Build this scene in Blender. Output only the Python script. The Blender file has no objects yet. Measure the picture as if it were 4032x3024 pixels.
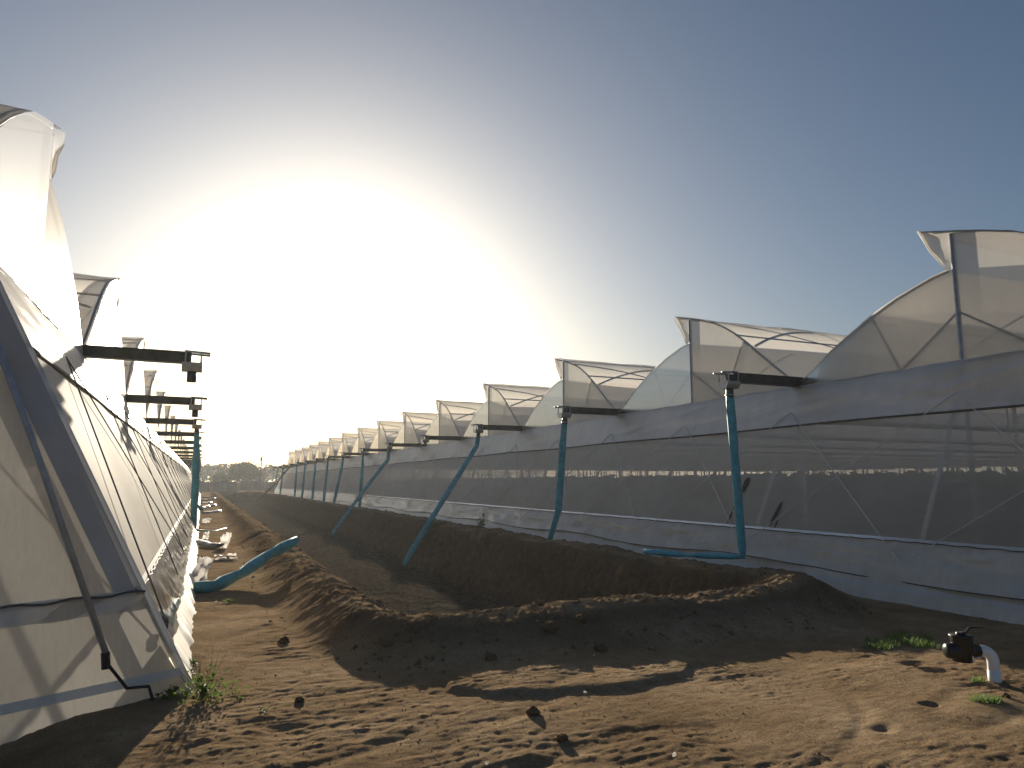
import bpy, math, random
import numpy as np
from mathutils import Vector
random.seed(7)
RNG = np.random.default_rng(11)
SC = bpy.context.scene
COL = SC.collection
R = math.radians

# ------------------------------------------------------------------ camera, sky, sun, exposure
cam_d = bpy.data.cameras.new('camera')
cam = bpy.data.objects.new('camera', cam_d)
COL.objects.link(cam)
cam.location = (0, 0, 2.0)
cam.rotation_euler = (R(90 + 7.85), 0, R(-23.44))
cam_d.sensor_width = 36
cam_d.lens = 24.95
cam_d.clip_start = 0.05
cam_d.clip_end = 6000
SC.camera = cam

SUN_AZ, SUN_EL = 9.0, 11.5            # degrees right of +Y, degrees above the horizon
world = bpy.data.worlds.new('World')
SC.world = world
world.use_nodes = True
wn, wl = world.node_tree.nodes, world.node_tree.links
wn.clear()
w_out = wn.new('ShaderNodeOutputWorld')
w_bg = wn.new('ShaderNodeBackground')
w_sky = wn.new('ShaderNodeTexSky')
w_sky.sky_type = 'NISHITA'
w_sky.sun_disc = False
w_sky.sun_elevation = R(SUN_EL)
w_sky.sun_rotation = R(SUN_AZ)
w_sky.air_density = 1.0
w_sky.dust_density = 2.15
w_sky.ozone_density = 2.95
w_bg.inputs['Strength'].default_value = 0.039
wl.new(w_sky.outputs[0], w_bg.inputs[0])
wl.new(w_bg.outputs[0], w_out.inputs[0])

sun_d = bpy.data.lights.new('sun', 'SUN')
sun_d.energy = 5.0
sun_d.angle = R(0.6)
sun_d.color = (1.0, 0.88, 0.70)
sun = bpy.data.objects.new('sun', sun_d)
COL.objects.link(sun)
SUNV = Vector((math.sin(R(SUN_AZ)) * math.cos(R(SUN_EL)), math.cos(R(SUN_AZ)) * math.cos(R(SUN_EL)), math.sin(R(SUN_EL))))
sun.rotation_euler = SUNV.to_track_quat('Z', 'Y').to_euler()
sun.location = SUNV * 60

vs = SC.view_settings
vs.view_transform = 'Standard'
vs.look = 'None'
vs.gamma = 1.0
vs.use_curve_mapping = False
vs.exposure = 1.0
cy = SC.cycles
cy.max_bounces = 8
cy.diffuse_bounces = 3
cy.glossy_bounces = 3
cy.transmission_bounces = 6
cy.transparent_max_bounces = 24
cy.volume_bounces = 0
cy.sample_clamp_indirect = 6.0
cy.caustics_reflective = False
cy.caustics_refractive = False
cy.use_denoising = True
try:
    cy.denoiser = 'OPENIMAGEDENOISE'
except Exception:
    pass


# ------------------------------------------------------------------ materials
def new_mat(name):
    m = bpy.data.materials.new(name)
    m.use_nodes = True
    m.node_tree.nodes.clear()
    return m, m.node_tree.nodes, m.node_tree.links


def noise(n, l, scale, detail=4, rough=0.6, coord=None, stretch=None):
    tx = n.new('ShaderNodeTexNoise')
    tx.inputs['Scale'].default_value = scale
    tx.inputs['Detail'].default_value = detail
    tx.inputs['Roughness'].default_value = rough
    if coord is None:
        coord = n.new('ShaderNodeNewGeometry').outputs['Position']
    if stretch:
        mp = n.new('ShaderNodeMapping')
        mp.inputs['Scale'].default_value = stretch
        l.new(coord, mp.inputs[0])
        coord = mp.outputs[0]
    l.new(coord, tx.inputs['Vector'])
    return tx.outputs['Fac']


def ramp(n, l, fac, stops):
    r = n.new('ShaderNodeValToRGB')
    e = r.color_ramp.elements
    while len(e) < len(stops):
        e.new(0.5)
    for i, (p, c) in enumerate(stops):
        e[i].position = p
        e[i].color = (c[0], c[1], c[2], 1) if not isinstance(c, (int, float)) else (c, c, c, 1)
    l.new(fac, r.inputs[0])
    return r.outputs[0]


def mixc(n, l, fac, a, b):
    m = n.new('ShaderNodeMix')
    m.data_type = 'RGBA'
    for sock, v in ((m.inputs[0], fac), (m.inputs[6], a), (m.inputs[7], b)):
        if hasattr(v, 'is_output'):
            l.new(v, sock)
        elif isinstance(v, (int, float)):
            sock.default_value = v
        else:
            sock.default_value = (*v[:3], 1)
    return m.outputs[2]


def simple(name, col, rough=0.6, metal=0.0, var=0.25, scale=6, bump=0.0, spec=0.5, stretch=None):
    m, n, l = new_mat(name)
    o = n.new('ShaderNodeOutputMaterial')
    p = n.new('ShaderNodeBsdfPrincipled')
    co = n.new('ShaderNodeTexCoord').outputs['Object']
    f = noise(n, l, scale, 5, 0.65, co, stretch)
    lo = [c * (1 - var) for c in col]
    hi = [min(1, c * (1 + var)) for c in col]
    l.new(ramp(n, l, f, [(0.3, lo), (0.7, hi)]), p.inputs['Base Color'])
    p.inputs['Roughness'].default_value = rough
    p.inputs['Metallic'].default_value = metal
    p.inputs['Specular IOR Level'].default_value = spec
    if bump:
        b = n.new('ShaderNodeBump')
        b.inputs['Strength'].default_value = bump
        b.inputs['Distance'].default_value = 0.02
        l.new(f, b.inputs['Height'])
        l.new(b.outputs[0], p.inputs['Normal'])
    l.new(p.outputs[0], o.inputs[0])
    return m


def film(name, col, transl_col, transl=0.5, transp=0.15, rough=0.35, gloss=1.0, dirt=0.15, dirt_scale=1.2, stretch=(1, 1, 0.4), weave=0.0):
    """thin sheet: diffuse + translucent + fresnel gloss, partly see-through"""
    m, n, l = new_mat(name)
    o = n.new('ShaderNodeOutputMaterial')
    f = noise(n, l, dirt_scale, 6, 0.7, None, stretch)
    c1 = ramp(n, l, f, [(0.32, [c * (1 - dirt) for c in col]), (0.62, col)])
    c2 = ramp(n, l, f, [(0.32, [c * (1 - dirt * 1.3) for c in transl_col]), (0.62, transl_col)])
    # dusty smears with a shape of their own
    f2 = noise(n, l, 0.8, 7, 0.72, None, (1, 0.5, 1.6))
    smear = ramp(n, l, f2, [(0.50, 0.0), (0.70, 0.45)])
    c1 = mixc(n, l, smear, c1, [c * k for c, k in zip(col, (0.80, 0.70, 0.56))])
    d = n.new('ShaderNodeBsdfDiffuse')
    t = n.new('ShaderNodeBsdfTranslucent')
    l.new(c1, d.inputs[0])
    l.new(c2, t.inputs[0])
    m1 = n.new('ShaderNodeMixShader')
    m1.inputs[0].default_value = transl
    l.new(d.outputs[0], m1.inputs[1])
    l.new(t.outputs[0], m1.inputs[2])
    g = n.new('ShaderNodeBsdfGlossy')
    g.inputs['Roughness'].default_value = rough
    fr = n.new('ShaderNodeFresnel')
    fr.inputs[0].default_value = 1.45
    ml = n.new('ShaderNodeMath')
    ml.operation = 'MULTIPLY'
    ml.inputs[1].default_value = gloss
    ml.use_clamp = True
    l.new(fr.outputs[0], ml.inputs[0])
    m2 = n.new('ShaderNodeMixShader')
    l.new(ml.outputs[0], m2.inputs[0])
    l.new(m1.outputs[0], m2.inputs[1])
    l.new(g.outputs[0], m2.inputs[2])
    tr = n.new('ShaderNodeBsdfTransparent')
    m3 = n.new('ShaderNodeMixShader')
    m3.inputs[0].default_value = transp
    if weave:       # a woven net lets less through the more obliquely it is crossed
        lw = n.new('ShaderNodeLayerWeight')
        lw.inputs[0].default_value = 0.5
        mr = n.new('ShaderNodeMapRange')
        mr.inputs[1].default_value = 0.15
        mr.inputs[2].default_value = weave
        mr.inputs[3].default_value = transp
        mr.inputs[4].default_value = 0.02
        l.new(lw.outputs['Facing'], mr.inputs[0])
        l.new(mr.outputs[0], m3.inputs[0])
    l.new(m2.outputs[0], m3.inputs[1])
    l.new(tr.outputs[0], m3.inputs[2])
    l.new(m3.outputs[0], o.inputs[0])
    return m


M = {}
M['roof_film'] = film('roof_film', (0.70, 0.68, 0.64), (0.94, 0.89, 0.82), 0.70, 0.12, 0.42, 0.30, 0.10)
M['gable_film'] = film('gable_film', (0.72, 0.70, 0.67), (0.94, 0.89, 0.82), 0.62, 0.12, 0.21, 0.80, 0.08)
M['curtain'] = film('curtain_film', (0.84, 0.81, 0.77), (0.92, 0.88, 0.84), 0.55, 0.05, 0.45, 0.30, 0.14, 2.0)
M['net'] = film('insect_net', (0.86, 0.82, 0.74), (0.88, 0.83, 0.75), 0.45, 0.47, 0.6, 0.08, 0.10, 1.6, (1, 1, 2.5), weave=0.84)
M['end_film'] = film('end_film', (0.74, 0.72, 0.67), (0.93, 0.90, 0.83), 0.62, 0.035, 0.45, 0.4, 0.08, 3.0, (9, 9, 0.3))
M['skirt'] = film('skirt_film', (0.88, 0.85, 0.80), (0.80, 0.77, 0.72), 0.35, 0.03, 0.32, 0.9, 0.18, 2.5)
M['clear'] = film('clear_skirt', (0.55, 0.54, 0.50), (0.80, 0.76, 0.68), 0.50, 0.12, 0.14, 1.6, 0.12, 5.0)
M['cream'] = film('cream_flap', (0.62, 0.54, 0.38), (0.75, 0.64, 0.42), 0.45, 0.0, 0.5, 0.5, 0.15, 4.0)
M['white_band'] = film('white_band', (0.80, 0.81, 0.83), (0.7, 0.7, 0.7), 0.30, 0.0, 0.4, 0.7, 0.10, 5.0)
M['silver'] = film('silver_sheet', (0.80, 0.80, 0.79), (0.85, 0.83, 0.8), 0.5, 0.0, 0.18, 2.2, 0.2, 9.0)
M['rag'] = film('white_rag', (0.78, 0.76, 0.72), (0.92, 0.88, 0.8), 0.6, 0.0, 0.5, 0.5, 0.2, 9.0)
M['shaded_overlap'] = film('shaded_overlap_fabric', (0.50, 0.50, 0.52), (0.6, 0.6, 0.6), 0.15, 0.0, 0.5, 0.5, 0.12, 3.0)  # doubled white fabric with the corner's shade put into this grey
M['tube'] = simple('galvanised_tube', (0.42, 0.43, 0.46), 0.5, 0.35, 0.25, 7)
M['pale_tube'] = simple('pale_tube', (0.62, 0.63, 0.66), 0.5, 0.0, 0.12, 7)
M['gutter'] = simple('dark_gutter', (0.075, 0.08, 0.075), 0.5, 0.4, 0.35, 5, 0.05)
M['zinc'] = simple('zinc_box', (0.42, 0.43, 0.44), 0.38, 0.7, 0.25, 12)
M['black_steel'] = simple('black_steel', (0.015, 0.015, 0.016), 0.5, 0.3, 0.3, 12)
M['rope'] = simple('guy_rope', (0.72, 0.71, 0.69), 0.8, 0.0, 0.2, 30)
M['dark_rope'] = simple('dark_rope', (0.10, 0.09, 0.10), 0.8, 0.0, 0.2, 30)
M['hem'] = simple('hem', (0.11, 0.105, 0.105), 0.7, 0.0, 0.3, 10)
M['hose'] = simple('blue_hose', (0.09, 0.40, 0.49), 0.42, 0.0, 0.30, 5, 0.3)
M['hose_dusty'] = simple('dusty_hose', (0.16, 0.18, 0.18), 0.45, 0.0, 0.35, 6, 0.2)
M['concrete'] = simple('fence_concrete', (0.15, 0.16, 0.16), 0.85, 0.0, 0.25, 2.5, 0.2)
M['wood'] = simple('pole_wood', (0.10, 0.075, 0.06), 0.8, 0.0, 0.3, 4)
M['wire'] = simple('wire', (0.12, 0.12, 0.12), 0.6)
M['bark'] = simple('bark', (0.07, 0.05, 0.035), 0.9, 0.0, 0.3, 6)
M['pvc'] = simple('white_pvc', (0.78, 0.79, 0.84), 0.35, 0.0, 0.05, 9)
M['valve'] = simple('black_plastic', (0.012, 0.012, 0.013), 0.32, 0.0, 0.3, 12)
M['stain'] = simple('dark_stain', (0.035, 0.03, 0.02), 0.7, 0.0, 0.4, 20)


def leaf_mat(name, a, b, scale=1.5, transl=0.35):
    m, n, l = new_mat(name)
    o = n.new('ShaderNodeOutputMaterial')
    f = noise(n, l, scale, 3, 0.6)
    c = ramp(n, l, f, [(0.3, a), (0.7, b)])
    d = n.new('ShaderNodeBsdfPrincipled')
    d.inputs['Roughness'].default_value = 0.55
    l.new(c, d.inputs['Base Color'])
    t = n.new('ShaderNodeBsdfTranslucent')
    l.new(c, t.inputs[0])
    mx = n.new('ShaderNodeMixShader')
    mx.inputs[0].default_value = transl
    l.new(d.outputs[0], mx.inputs[1])
    l.new(t.outputs[0], mx.inputs[2])
    l.new(mx.outputs[0], o.inputs[0])
    return m


M['crop'] = leaf_mat('crop_leaves', (0.05, 0.07, 0.035), (0.11, 0.13, 0.07), 2.0)
M['tree'] = leaf_mat('tree_leaves', (0.03, 0.045, 0.018), (0.07, 0.085, 0.035), 0.7)
M['wood_mass'] = leaf_mat('far_wood', (0.035, 0.05, 0.025), (0.06, 0.08, 0.04), 0.2)
M['weed'] = leaf_mat('weed_leaves', (0.05, 0.10, 0.02), (0.13, 0.19, 0.045), 25, 0.5)
M['grass'] = leaf_mat('grass', (0.08, 0.14, 0.03), (0.17, 0.25, 0.07), 12, 0.55)
M['dry'] = leaf_mat('dry_stem', (0.10, 0.07, 0.04), (0.16, 0.12, 0.06), 20, 0.2)


def soil_material():
    m, n, l = new_mat('sandy_soil')
    o = n.new('ShaderNodeOutputMaterial')
    p = n.new('ShaderNodeBsdfPrincipled')
    geo = n.new('ShaderNodeNewGeometry')
    pos = geo.outputs['Position']
    sep = n.new('ShaderNodeSeparateXYZ')
    l.new(pos, sep.inputs[0])
    big = noise(n, l, 0.7, 5, 0.6, pos)
    fine = noise(n, l, 55, 6, 0.75, pos)
    mid = noise(n, l, 5, 6, 0.7, pos)
    sand = ramp(n, l, big, [(0.30, (0.21, 0.146, 0.088)), (0.46, (0.34, 0.244, 0.150)), (0.68, (0.46, 0.346, 0.225))])
    sand = mixc(n, l, ramp(n, l, mid, [(0.42, 0.0), (0.62, 0.65)]), sand, (0.25, 0.172, 0.104))
    grain = n.new('ShaderNodeMix')
    grain.data_type = 'RGBA'
    grain.blend_type = 'MULTIPLY'
    grain.inputs[0].default_value = 1.0
    l.new(sand, grain.inputs[6])
    l.new(ramp(n, l, fine, [(0.30, 0.45), (0.62, 1.08)]), grain.inputs[7])
    # freshly dug damp earth on the banks, wet mud on the trench floor (real soil colours)
    at = n.new('ShaderNodeAttribute')
    at.attribute_name = 'dug'
    mud_at = n.new('ShaderNodeAttribute')
    mud_at.attribute_name = 'mud'
    dug_c = ramp(n, l, mid, [(0.3, (0.052, 0.041, 0.031)), (0.7, (0.165, 0.124, 0.086))])
    c = mixc(n, l, at.outputs['Fac'], grain.outputs[2], dug_c)
    mud_c = ramp(n, l, mid, [(0.35, (0.030, 0.026, 0.022)), (0.65, (0.09, 0.074, 0.056))])
    c = mixc(n, l, mud_at.outputs['Fac'], c, mud_c)
    l.new(c, p.inputs['Base Color'])
    rr = n.new('ShaderNodeMapRange')
    rr.inputs[1].default_value = 0
    rr.inputs[2].default_value = 1
    rr.inputs[3].default_value = 0.95
    rr.inputs[4].default_value = 0.95
    l.new(mud_at.outputs['Fac'], rr.inputs[0])
    l.new(rr.outputs[0], p.inputs['Roughness'])
    p.inputs['Specular IOR Level'].default_value = 0.0
    b1 = n.new('ShaderNodeBump')
    b1.inputs['Strength'].default_value = 0.9
    b1.inputs['Distance'].default_value = 0.022
    l.new(noise(n, l, 26, 9, 0.8, pos), b1.inputs['Height'])
    l.new(b1.outputs[0], p.inputs['Normal'])
    l.new(p.outputs[0], o.inputs[0])
    return m


M['soil'] = soil_material()
M['sandcrumb'] = simple('sand_crumb', (0.33, 0.215, 0.115), 0.95, 0.0, 0.3, 9, 0, 0.0)
M['clod'] = simple('clod_soil', (0.17, 0.115, 0.07), 0.95, 0.0, 0.35, 14, 0.6, 0.0)


# ------------------------------------------------------------------ helpers
def mesh_data(name, verts, faces, mat, smooth=False):
    me = bpy.data.meshes.new(name)
    me.from_pydata([tuple(v) for v in verts], [], [tuple(f) for f in faces])
    if mat is not None:
        for mm in (mat if isinstance(mat, (list, tuple)) else [mat]):
            me.materials.append(mm)
    if smooth:
        me.polygons.foreach_set('use_smooth', [True] * len(me.polygons))
    me.update()
    return me


def obj(name, me, parent=None, loc=(0, 0, 0)):
    o = bpy.data.objects.new(name, me)
    COL.objects.link(o)
    o.location = loc
    if parent is not None:
        o.parent = parent
    return o


def tag(o, label=None, cat=None, group=None, kind=None):
    for k, v in (('label', label), ('category', cat), ('group', group), ('kind', kind)):
        if v:
            o[k] = v
    return o


def empty(name, loc, label, cat, group=None):
    o = bpy.data.objects.new(name, None)
    o.empty_display_size = 0.2
    COL.objects.link(o)
    o.location = loc
    return tag(o, label, cat, group)


class MB:
    def __init__(s):
        s.v, s.f = [], []

    def add(s, v, f):
        b = len(s.v)
        s.v += [tuple(p) for p in v]
        s.f += [tuple(i + b for i in q) for q in f]
        return s

    def box(s, lo, hi):
        (a, b, c), (d, e, g) = lo, hi
        v = [(a, b, c), (d, b, c), (d, e, c), (a, e, c), (a, b, g), (d, b, g), (d, e, g), (a, e, g)]
        return s.add(v, [(0, 3, 2, 1), (4, 5, 6, 7), (0, 1, 5, 4), (1, 2, 6, 5), (2, 3, 7, 6), (3, 0, 4, 7)])

    def tube(s, pts, r, n=8, cap=True, flat=None, side=None):
        """swept tube; r scalar or list; flat = thickness ratio list/scalar; side = vector for the wide axis"""
        pts = [Vector(p) for p in pts]
        k = len(pts)
        rs = r if isinstance(r, (list, tuple)) else [r] * k
        fl = flat if isinstance(flat, (list, tuple)) else [1.0 if flat is None else flat] * k
        v, f = [], []
        ref = Vector(side) if side is not None else None
        for i, p in enumerate(pts):
            t = (pts[min(i + 1, k - 1)] - pts[max(i - 1, 0)]).normalized()
            if ref is None:
                ref = Vector((1, 0, 0)) if abs(t.x) < 0.8 else Vector((0, 1, 0))
            a = ref - t * ref.dot(t)
            if a.length < 1e-4:
                a = t.orthogonal()
            a.normalize()
            b = t.cross(a)
            if side is None:
                ref = a
            for j in range(n):
                q = 2 * math.pi * j / n
                v.append(p + a * (math.cos(q) * rs[i]) + b * (math.sin(q) * rs[i] * fl[i]))
        for i in range(k - 1):
            for j in range(n):
                f.append((i * n + j, i * n + (j + 1) % n, (i + 1) * n + (j + 1) % n, (i + 1) * n + j))
        if cap:
            f.append(tuple(reversed(range(n))))
            f.append(tuple((k - 1) * n + j for j in range(n)))
        return s.add(v, f)

    def grid(s, fn, us, ws):
        v = [fn(u, w) for u in us for w in ws]
        nw = len(ws)
        f = [(i * nw + j, (i + 1) * nw + j, (i + 1) * nw + j + 1, i * nw + j + 1) for i in range(len(us) - 1) for j in range(nw - 1)]
        return s.add(v, f)

    def data(s, name, mat, smooth=False):
        return mesh_data(name, s.v, s.f, mat, smooth)

    def build(s, name, mat, parent=None, loc=(0, 0, 0), smooth=False):
        return obj(name, s.data(name, mat, smooth), parent, loc)


# gradient noise in numpy
_perm = np.random.default_rng(5).permutation(256)
_perm = np.concatenate([_perm, _perm, _perm])
_ga = np.random.default_rng(6).uniform(0, 2 * np.pi, 256)
_gx, _gy = np.cos(_ga), np.sin(_ga)


def pn(x, y, seed=0):
    x = np.asarray(x, float) + seed * 17.31
    y = np.asarray(y, float) + seed * 9.77
    xi, yi = np.floor(x).astype(int), np.floor(y).astype(int)
    xf, yf = x - xi, y - yi
    xi &= 255
    yi &= 255
    u, v = xf * xf * xf * (xf * (xf * 6 - 15) + 10), yf * yf * yf * (yf * (yf * 6 - 15) + 10)

    def g(ix, iy, dx, dy):
        h = _perm[_perm[ix & 255] + (iy & 255)]
        return _gx[h] * dx + _gy[h] * dy
    a, b = g(xi, yi, xf, yf), g(xi + 1, yi, xf - 1, yf)
    c, d = g(xi, yi + 1, xf, yf - 1), g(xi + 1, yi + 1, xf - 1, yf - 1)
    return (a + u * (b - a)) * (1 - v) + (c + u * (d - c)) * v


def fbm(x, y, o=4, seed=0, gain=0.5):
    t, a = 0, 1.0
    for i in range(o):
        t = t + a * pn(x * 2 ** i, y * 2 ** i, seed + i)
        a *= gain
    return t


def sst(a, b, x):
    t = np.clip((x - a) / (b - a), 0, 1)
    return t * t * (3 - 2 * t)


# ------------------------------------------------------------------ ground sheet with the dug trench and its spoil banks
TX0, TX1, TY0, TY1 = 2.85, 7.80, 9.75, 128.0
PITS = [(7.35, 5.75, .16, .05), (7.25, 5.45, .12, .04), (6.1, 4.65, .07, .05), (5.2, 4.4, .10, .03), (2.3, 4.95, .13, .05), (0.75, 6.3, .2, .03)]


def ground_z(x, y, want_masks=False):
    x, y = np.broadcast_arrays(np.asarray(x, float), np.asarray(y, float))
    near = 1 - sst(25, 70, y)
    wob = 0.16 * fbm(x * 0.5, y * 0.35, 3, 3) + 0.05 * fbm(x * 2.1, y * 2.1, 2, 8)
    # signed distance outside the trench rectangle, with uneven widths on its sides
    dl, dr = (TX0 - x) / 0.72, (x - TX1) / 1.28
    de, df = (TY0 - y) / 1.0, (y - TY1) / 1.0
    dx = np.maximum(dl, dr)
    dy = np.maximum(de, df)
    d = np.where((dx > 0) & (dy > 0), np.hypot(np.maximum(dx, 0), np.maximum(dy, 0)), np.maximum(dx, dy))
    cut = 0.16 * pn(y * 2.6 + x * .6, x * 1.5 - y * .3, 21) + 0.10 * pn(y * 7 + x * 3, x * 5, 22) + .08 * np.abs(pn(y * 15, x * 4, 23)) + .05 * np.abs(pn(x * 11, y * 3 + x * 8, 24))
    d = d + wob + cut * (1 - sst(60, 110, y)) * np.exp(-((d - 0.33) / 0.33) ** 4)
    hc = 0.36 + 0.10 * fbm(x * 0.55, y * 0.45, 3, 12) + 0.06 * sst(6, 9, x) * (1 - sst(9, 14, y))
    lin = np.clip((d - 0.03) / 0.66, 0, 1)
    prof = -1.42 + 0.10 * sst(-.7, .1, d) + (1.32 + hc - .05) * (0.75 * lin + 0.25 * lin * lin * (3 - 2 * lin)) + .05 * sst(.66, 1.1, d)
    outer = 1 - sst(1.2, 2.4, d)
    z_out = hc * outer
    z = np.where(d < 1.12, prof, z_out)
    dug = (1 - sst(1.3, 2.2, d)) * 0.9 * (1 - .8 * np.exp(-((d - 1.1) / .36) ** 4))
    mud = 1 - sst(-0.1, 0.25, d)
    bank = np.exp(-((d - 0.9) / 0.9) ** 2)
    wall = np.exp(-((d - 0.25) / 0.25) ** 2)
    flat = sst(1.9, 2.7, d)
    # banks: clods and slumps
    z = z + bank * (0.06 * fbm(x * 2.6, y * 2.6, 4, 30, .6) + 0.055 * np.abs(fbm(x * 6, y * 6, 3, 31, .6)) + 0.012 * fbm(x * 19, y * 19, 2, 33))
    z = z + mud * (0.05 * fbm(x * 1.6, y * 1.6, 4, 36, .6) + 0.035 * np.abs(fbm(x * 6, y * 6, 3, 37)))
    # flats: slow swell, wind and water ripples, footprints
    warp = 0.5 * fbm(x * 0.8, y * 0.8, 2, 40)
    rough = sst(-0.22, 0.25, fbm(x * 0.45, y * 0.6, 3, 41))
    rip = fbm(x * 2.2 + warp, y * 8.5 + 2 * warp, 4, 42, .6)
    crust = np.abs(fbm(x * 3.1, y * 7.5, 3, 43, .6))
    lump = sst(0.22, 0.55, pn(x * 4.2, y * 5.2, 45)) * 0.035 - sst(0.25, 0.5, pn(x * 3.3, y * 4.6, 46)) * 0.04
    zf = 0.05 * fbm(x * .35, y * .35, 3, 44) + (0.2 + 0.65 * rough) * (0.013 * rip + 0.012 * crust + lump * 0.22) + (.4 + .6 * rough) * (0.007 * fbm(x * 11, y * 17, 3, 47, .65) + .006 * np.abs(pn(x * 21, y * 24, 48)))
    z = z + flat * zf
    # washed-out sediment lobe in front of the end bank
    lob = 1 - np.hypot((x - 3.75) / 1.55, (y - 6.95) / 0.72) + 0.18 * pn(x * 2.2, y * 2.2, 50)
    z = z + 0.05 * sst(0.0, 0.05, lob) * sst(-0.2, .2, lob)
    rill = np.abs(pn(x * .35 + y * .35, x * .5 - y * .9, 52))
    z = z - 0.012 * (1 - sst(0.0, 0.16, rill)) * flat * near * sst(.2, .6, x)
    for px, py, pr, pd in PITS:
        q = np.hypot(x - px, (y - py) * 1.4) * (1 + .5 * pn(x * 6, y * 6, 55))
        z = z - pd * np.exp(-(q / pr) ** 2) + pd * .12 * np.exp(-((q - pr * 1.6) / (pr * .5)) ** 2)
    # the ground falls away a little at the end of the left house
    z = z - 0.12 * sst(-0.7, -1.6, x) * sst(8.2, 7.0, y)
    # level under and beside the houses
    lev = np.maximum(sst(10.55, 10.9, x), sst(0.02, -0.25, x) * sst(8.0, 8.3, y))
    z = z * (1 - lev) + lev * -0.03
    far = sst(128, 150, y)
    z = z * (1 - far) + far * 0.0
    if want_masks:
        return z, dug, mud
    return z


def gz(x, y):
    return float(ground_z(np.array([x]), np.array([y]))[0])


def build_ground():
    xs = np.concatenate([[-1400, -900, -350, -150, -70, -30, -14, -8], np.arange(-5, -2.2, .09), np.arange(-2.2, 10.9, .021),
                         np.arange(10.9, 13, .09), [14, 17, 24, 35, 60, 120, 300, 900, 1400]])
    ys = [-150., -60., -25, -10, -4, -1, 1, 2.0]
    y = 2.6
    while y < 160:
        ys.append(y)
        y += max(0.021, 0.0058 * (y - 5.2))
    ys += [170, 185, 210, 250, 320, 450, 700, 1200, 1900]
    ys = np.array(ys)
    X, Y = np.meshgrid(xs, ys)
    Z, dug, mud = ground_z(X, Y, True)
    nx, ny = len(xs), len(ys)
    co = np.stack([X, Y, Z], -1).reshape(-1, 3).astype(np.float32)
    i = np.arange(nx * ny).reshape(ny, nx)
    q = np.stack([i[:-1, :-1], i[:-1, 1:], i[1:, 1:], i[1:, :-1]], -1).reshape(-1, 4).astype(np.int32)
    me = bpy.data.meshes.new('ground')
    me.vertices.add(len(co))
    me.vertices.foreach_set('co', co.ravel())
    me.loops.add(q.size)
    me.loops.foreach_set('vertex_index', q.ravel())
    me.polygons.add(len(q))
    me.polygons.foreach_set('loop_start', np.arange(0, q.size, 4, dtype=np.int32))
    me.polygons.foreach_set('use_smooth', np.ones(len(q), dtype=bool))
    me.update(calc_edges=True)
    for nm, arr in (('dug', dug), ('mud', mud)):
        a = me.attributes.new(nm, 'FLOAT', 'POINT')
        a.data.foreach_set('value', arr.astype(np.float32).ravel())
    me.materials.append(M['soil'])
    o = obj('ground', me)
    tag(o, 'sandy brown ground with a long dug trench and spoil banks', 'ground', kind='structure')


build_ground()

def floor_litter():
    rng_ = np.random.default_rng(77)
    n = 9000
    x = rng_.uniform(TX0 + .4, TX1 - .1, n)
    y = 10.5 + 60 * rng_.random(n) ** 1.8
    keep = pn(x * .8, y * .5, 78) > -.1
    x, y = x[keep], y[keep]
    z = ground_z(x, y) + .012
    n = len(x)
    s_ = .05 * rng_.uniform(.3, 1.5, n)
    a = rng_.uniform(0, 6.28, n)
    dx_, dy_ = np.cos(a) * s_, np.sin(a) * s_
    up = rng_.uniform(-.3, .5, n) * s_
    v = np.stack([np.stack([x - dx_, y - dy_, z], 1), np.stack([x + dy_ * .3, y - dx_ * .3, z + up * .3], 1), np.stack([x + dx_, y + dy_, z + up], 1), np.stack([x - dy_ * .3, y + dx_ * .3, z + .01], 1)], 1).reshape(-1, 3)
    me = bpy.data.meshes.new('litter')
    me.from_pydata(v.tolist(), [], np.arange(4 * n).reshape(n, 4).tolist())
    me.materials.append(simple('wet_litter', (0.05, 0.040, 0.028), 0.85, 0, .6, 3, 0, .0))
    tag(obj('wet_litter', me), 'dark wet plant litter strewn over the trench floor', 'litter', kind='stuff')


floor_litter()

# ------------------------------------------------------------------ greenhouses
UP = [(0.62, 6.95), (0.30, 6.86), (-0.1, 6.74), (-0.6, 6.58), (-1.1, 6.40), (-1.5, 6.19), (-1.85, 5.97), (-2.33, 5.62), (-2.8, 5.24), (-3.27, 4.86), (-3.7, 4.53), (-4.0, 4.27)]
LOW = [(0.10, 6.02), (0.45, 5.97), (0.85, 5.86), (1.25, 5.74), (1.6, 5.60), (1.95, 5.45), (2.25, 5.30), (2.6, 5.13), (2.95, 4.95), (3.4, 4.64), (3.7, 4.45), (4.0, 4.25)]


def arc_z(pts, y):
    p = sorted(pts)
    return float(np.interp(y, [a for a, _ in p], [b for _, b in p]))


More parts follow.
